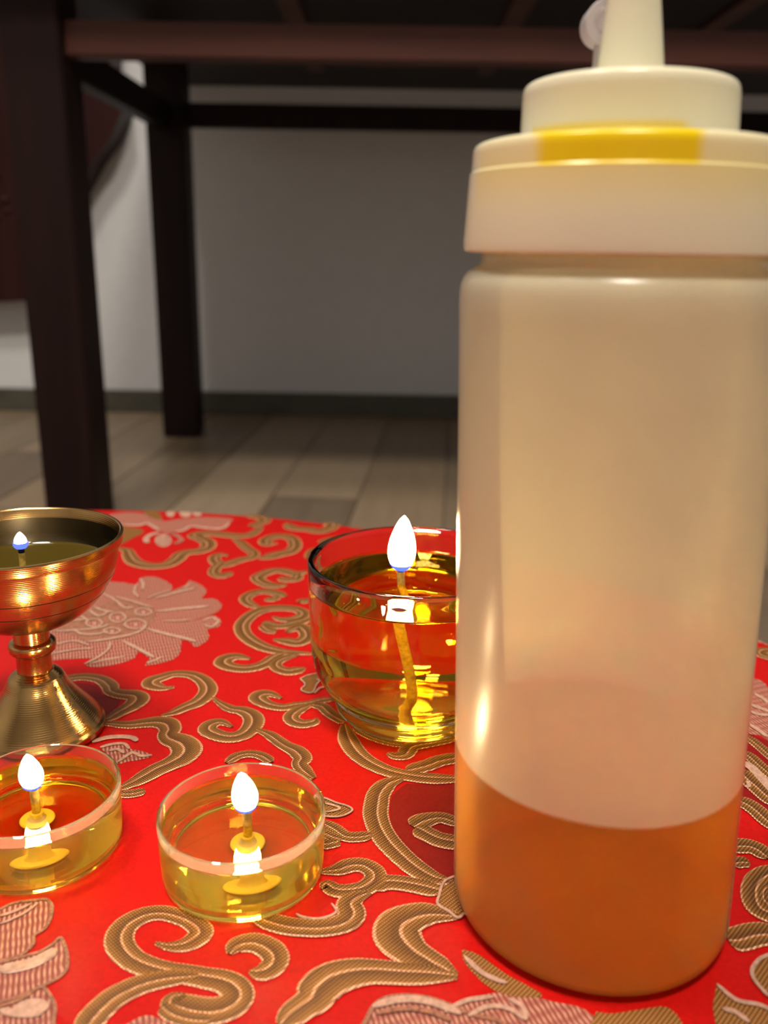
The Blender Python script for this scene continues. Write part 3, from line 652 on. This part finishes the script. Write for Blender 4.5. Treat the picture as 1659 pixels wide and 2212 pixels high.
# tip cap hanging behind the nozzle on its strap
tq = on_depth(1311, 46, KY+.008) - Vector((KX, KY, .0004))
tipm = lathe([(0, 0), (1.25, 0), (1.3, .15), (1.3, .5), (1.5, .75), (2.0, .75), (2.1, .35), (2.3, 0), (3.45, 0), (3.65, .25), (3.65, 5.2), (3.3, 5.6), (0, 5.6)], 40)
R_ = Matrix.Rotation(math.radians(-90), 4, 'X')          # axis towards the viewer's side of the table
for v in tipm.verts: v.co = R_ @ v.co; v.co = Vector((v.co.x, v.co.y, v.co.z)) + tq
tip = obj('tip_cap', tipm, M['tip'], sb, angle=35)
sq = on_depth(1303, 150, KY+.008) - Vector((KX, KY, .0004))
bm = bmesh.new(); add_box(bm, (tq.x-.0014, tq.y+.001, .1650), (tq.x+.0008, tq.y+.0030, tq.z-.0030), .0003)
for v in bm.verts:
    t = (tq.z-v.co.z)/(tq.z-.165); v.co.x += (sq.x-tq.x)*t
obj('strap', bm, M['tip'], tip, smooth=False)

# ------------------------------------------------------------------ glass oil lamp
gl = thing('glass_oil_lamp', 'round stepped glass bowl of amber oil with a tall lit wick beside the squeeze bottle', 'oil lamp', (.0092, .2466, .0004))
go = smooth_prof([(0, .6), (17, .6), (19, .1), (21.2, .3), (23, 1.6), (23.7, 3.6), (23.9, 6.2), (24.8, 7.6), (27, 10), (29.2, 13.6), (30.4, 18), (30.9, 24), (31.3, 36), (31.6, 46)], 3) + smooth_prof([(31.7, 48.3), (31.3, 49.3), (30.6, 49.5), (29.9, 49.1), (29.6, 48)], 3)
gi = smooth_prof([(29.4, 44), (29.1, 36), (28.8, 24), (28.2, 18), (27, 14.2), (24.6, 11), (22, 9), (19, 8), (0, 7.6)], 3)
obj('glass_bowl', lathe(go+gi, 96), M['glass'], gl, angle=60)
oi = smooth_prof([(0, 7.4), (19, 7.8), (22.1, 8.8), (24.8, 10.8), (27.2, 14), (28.4, 18), (29.0, 24), (29.25, 34)], 3) + [(29.45, 41.8), (29.0, 41.35), (27.5, 41.2), (0, 41.2)]
obj('oil', lathe(oi, 96), M['oil_glass'], gl, angle=50)
wk = obj('wick', tube([(-1.6, -3.4, 8.4), (-.4, -3.8, 10), (.2, -4.0, 12.5), (-.6, -3.6, 20), (-2.6, -2, 32), (-3.6, -.6, 40), (-3.9, 0, 45)], 1.15), M['wick'], gl)
obj('wick_tip', tube([(-3.9, 0, 44.8), (-3.9, 0, 46), (-3.8, 0, 47.6)], [1.0, .9, .5]), M['char'], wk)
flame(gl, -3.8, 0, 45.6, 17.0, 8.2, lean=.6)

# ------------------------------------------------------------------ tealights
def tealight(label, loc, wx, wy, fh, fwid, lean):
    t = thing('tealight_lamp', label, 'oil lamp', loc, 'clear tealight oil lamps')
    oc_ = smooth_prof([(0, .5), (14, .5), (16, .1), (17.3, .1), (18.2, .9), (18.4, 2.5)], 3) + [(18.65, 9), (18.9, 15.2), (18.85, 15.7), (18.45, 15.9), (18.1, 15.7)]
    ic_ = [(17.95, 13), (17.7, 8), (17.5, 3)] + smooth_prof([(17.5, 3), (17.0, 1.9), (15.5, 1.4), (0, 1.4)], 3)
    obj('plastic_cup', lathe(oc_+ic_, 80), M['plastic'], t, angle=45)
    oil = smooth_prof([(0, 1.3), (15.6, 1.3), (17.1, 1.85), (17.6, 3)], 3) + [(17.8, 8), (18.02, 12.9), (17.6, 12.4), (16.4, 12.2), (0, 12.2)]
    obj('oil', lathe(oil, 80), M['oil'], t, angle=40)
    hd = lathe([(0, 1.5), (3.9, 1.5), (4.1, 1.7), (3.9, 2.0), (2.2, 2.3), (1.7, 3.2), (1.6, 6.0), (0, 6.0)], 32)
    for v in hd.verts: v.co.x += wx/1000; v.co.y += wy/1000
    obj('wick_holder', hd, M['holder'], t, angle=35)
    wk = obj('wick', tube([(wx, wy, 5.8), (wx+.1, wy, 10), (wx, wy, 15.6)], 1.05), M['wick'], t)
    obj('wick_tip', tube([(wx, wy, 15.4), (wx, wy, 16.2), (wx-.2, wy, 17.4)], [.95, .8, .4]), M['char'], wk)
    flame(t, wx-.2, wy, 16.0, fh, fwid, lean=lean)
    return t
tealight('small clear tealight cup of golden oil, lit, standing apart from the brass lamp', (-.0310, .1708, .0004), 1.2, -.6, 9.6, 5.8, -.8)
tealight('small clear tealight cup of golden oil, lit, set against the brass lamp foot', (-.0801, .1778, .0004), -.4, -.6, 8.8, 5.4, -.5)

# ------------------------------------------------------------------ brass butter lamp
bl = thing('butter_lamp', 'footed brass butter lamp with wide bowl and a tiny blue flame', 'oil lamp', (-.0999, .2294, .0004))
foot = [(0, .3), (15.4, .3), (17.6, 0), (18.2, .7), (18.2, 2.0), (17.8, 2.6)] + smooth_prof([(17.5, 2.8), (16.4, 4.6), (14.2, 7.3), (11.4, 10.8), (9.2, 14.2), (8.2, 16.4), (7.4, 17.9), (6.2, 19.0), (5.2, 19.8)], 4) + [(0, 19.8)]
obj('foot', lathe(foot, 80), M['brass'], bl, angle=30)
stem = [(0, 18.9), (5.1, 18.9), (4.9, 20), (4.8, 24.4), (5.1, 25.2)] + smooth_prof([(5.3, 25.3), (6.2, 25.9), (6.5, 27.2), (6.3, 28.4), (5.6, 29)], 3) + [(5.0, 29.2), (4.9, 33.0), (5.4, 33.9), (0, 33.9)]
obj('stem', lathe(stem, 64), M['brass'], bl, angle=30)
bo = [(0, 33.5), (5.3, 33.5)] + smooth_prof([(6.0, 33.7), (11.4, 35.3), (16.4, 38.2), (20.2, 42.0), (23.2, 46.6), (25.0, 51.0), (25.6, 55.4), (25.7, 57.0)], 4) + [(26.7, 57.2), (26.9, 57.6), (27.2, 60.0), (27.0, 60.4), (26.5, 60.45), (26.2, 60.2)]
bi = smooth_prof([(25.4, 57.6), (24.8, 54.4), (23.8, 50.4), (21.8, 46.6), (19.0, 42.8), (15.4, 39.6), (10.6, 37), (5, 35.8), (0, 35.6)], 3)
bw = obj('bowl', lathe(bo+bi, 96), M['brass'], bl, angle=30)
for z_, r_ in ((48.6, 24.22), (44.0, 21.7)):      # turned grooves round the bowl
    obj('turned_groove', lathe([(r_-.14, z_-.2), (r_-.02, z_-.08), (r_+.02, z_+.08), (r_-.04, z_+.2)], 96), M['brass_dark'], bw)
obj('bowl_dark_reflection', lathe([(r-.25, z+.1) for r, z in bi[:-1]]+[(0, 35.8)], 96), M['brass_dark'], bw)  # inner shell added to carry the dark reflection as colour
gh = [(0, 48.4), (22.4, 48.4), (23.4, 50.6), (23.0, 50.2), (22.0, 50.1), (0, 50.1)]
obj('oil', lathe(gh, 80), M['ghee'], bl, angle=50)
wk = obj('wick', tube([(.2, -1, 48.7), (.2, -1, 52), (.2, -1, 55.6)], .9), M['wick'], bl)
obj('wick_tip', tube([(.2, -1, 55.4), (.2, -1, 56.6), (.2, -1, 57.6)], [.85, .8, .4]), M['char'], wk)
flame(bl, .2, -1, 57.0, 4.6, 3.4, small=True)
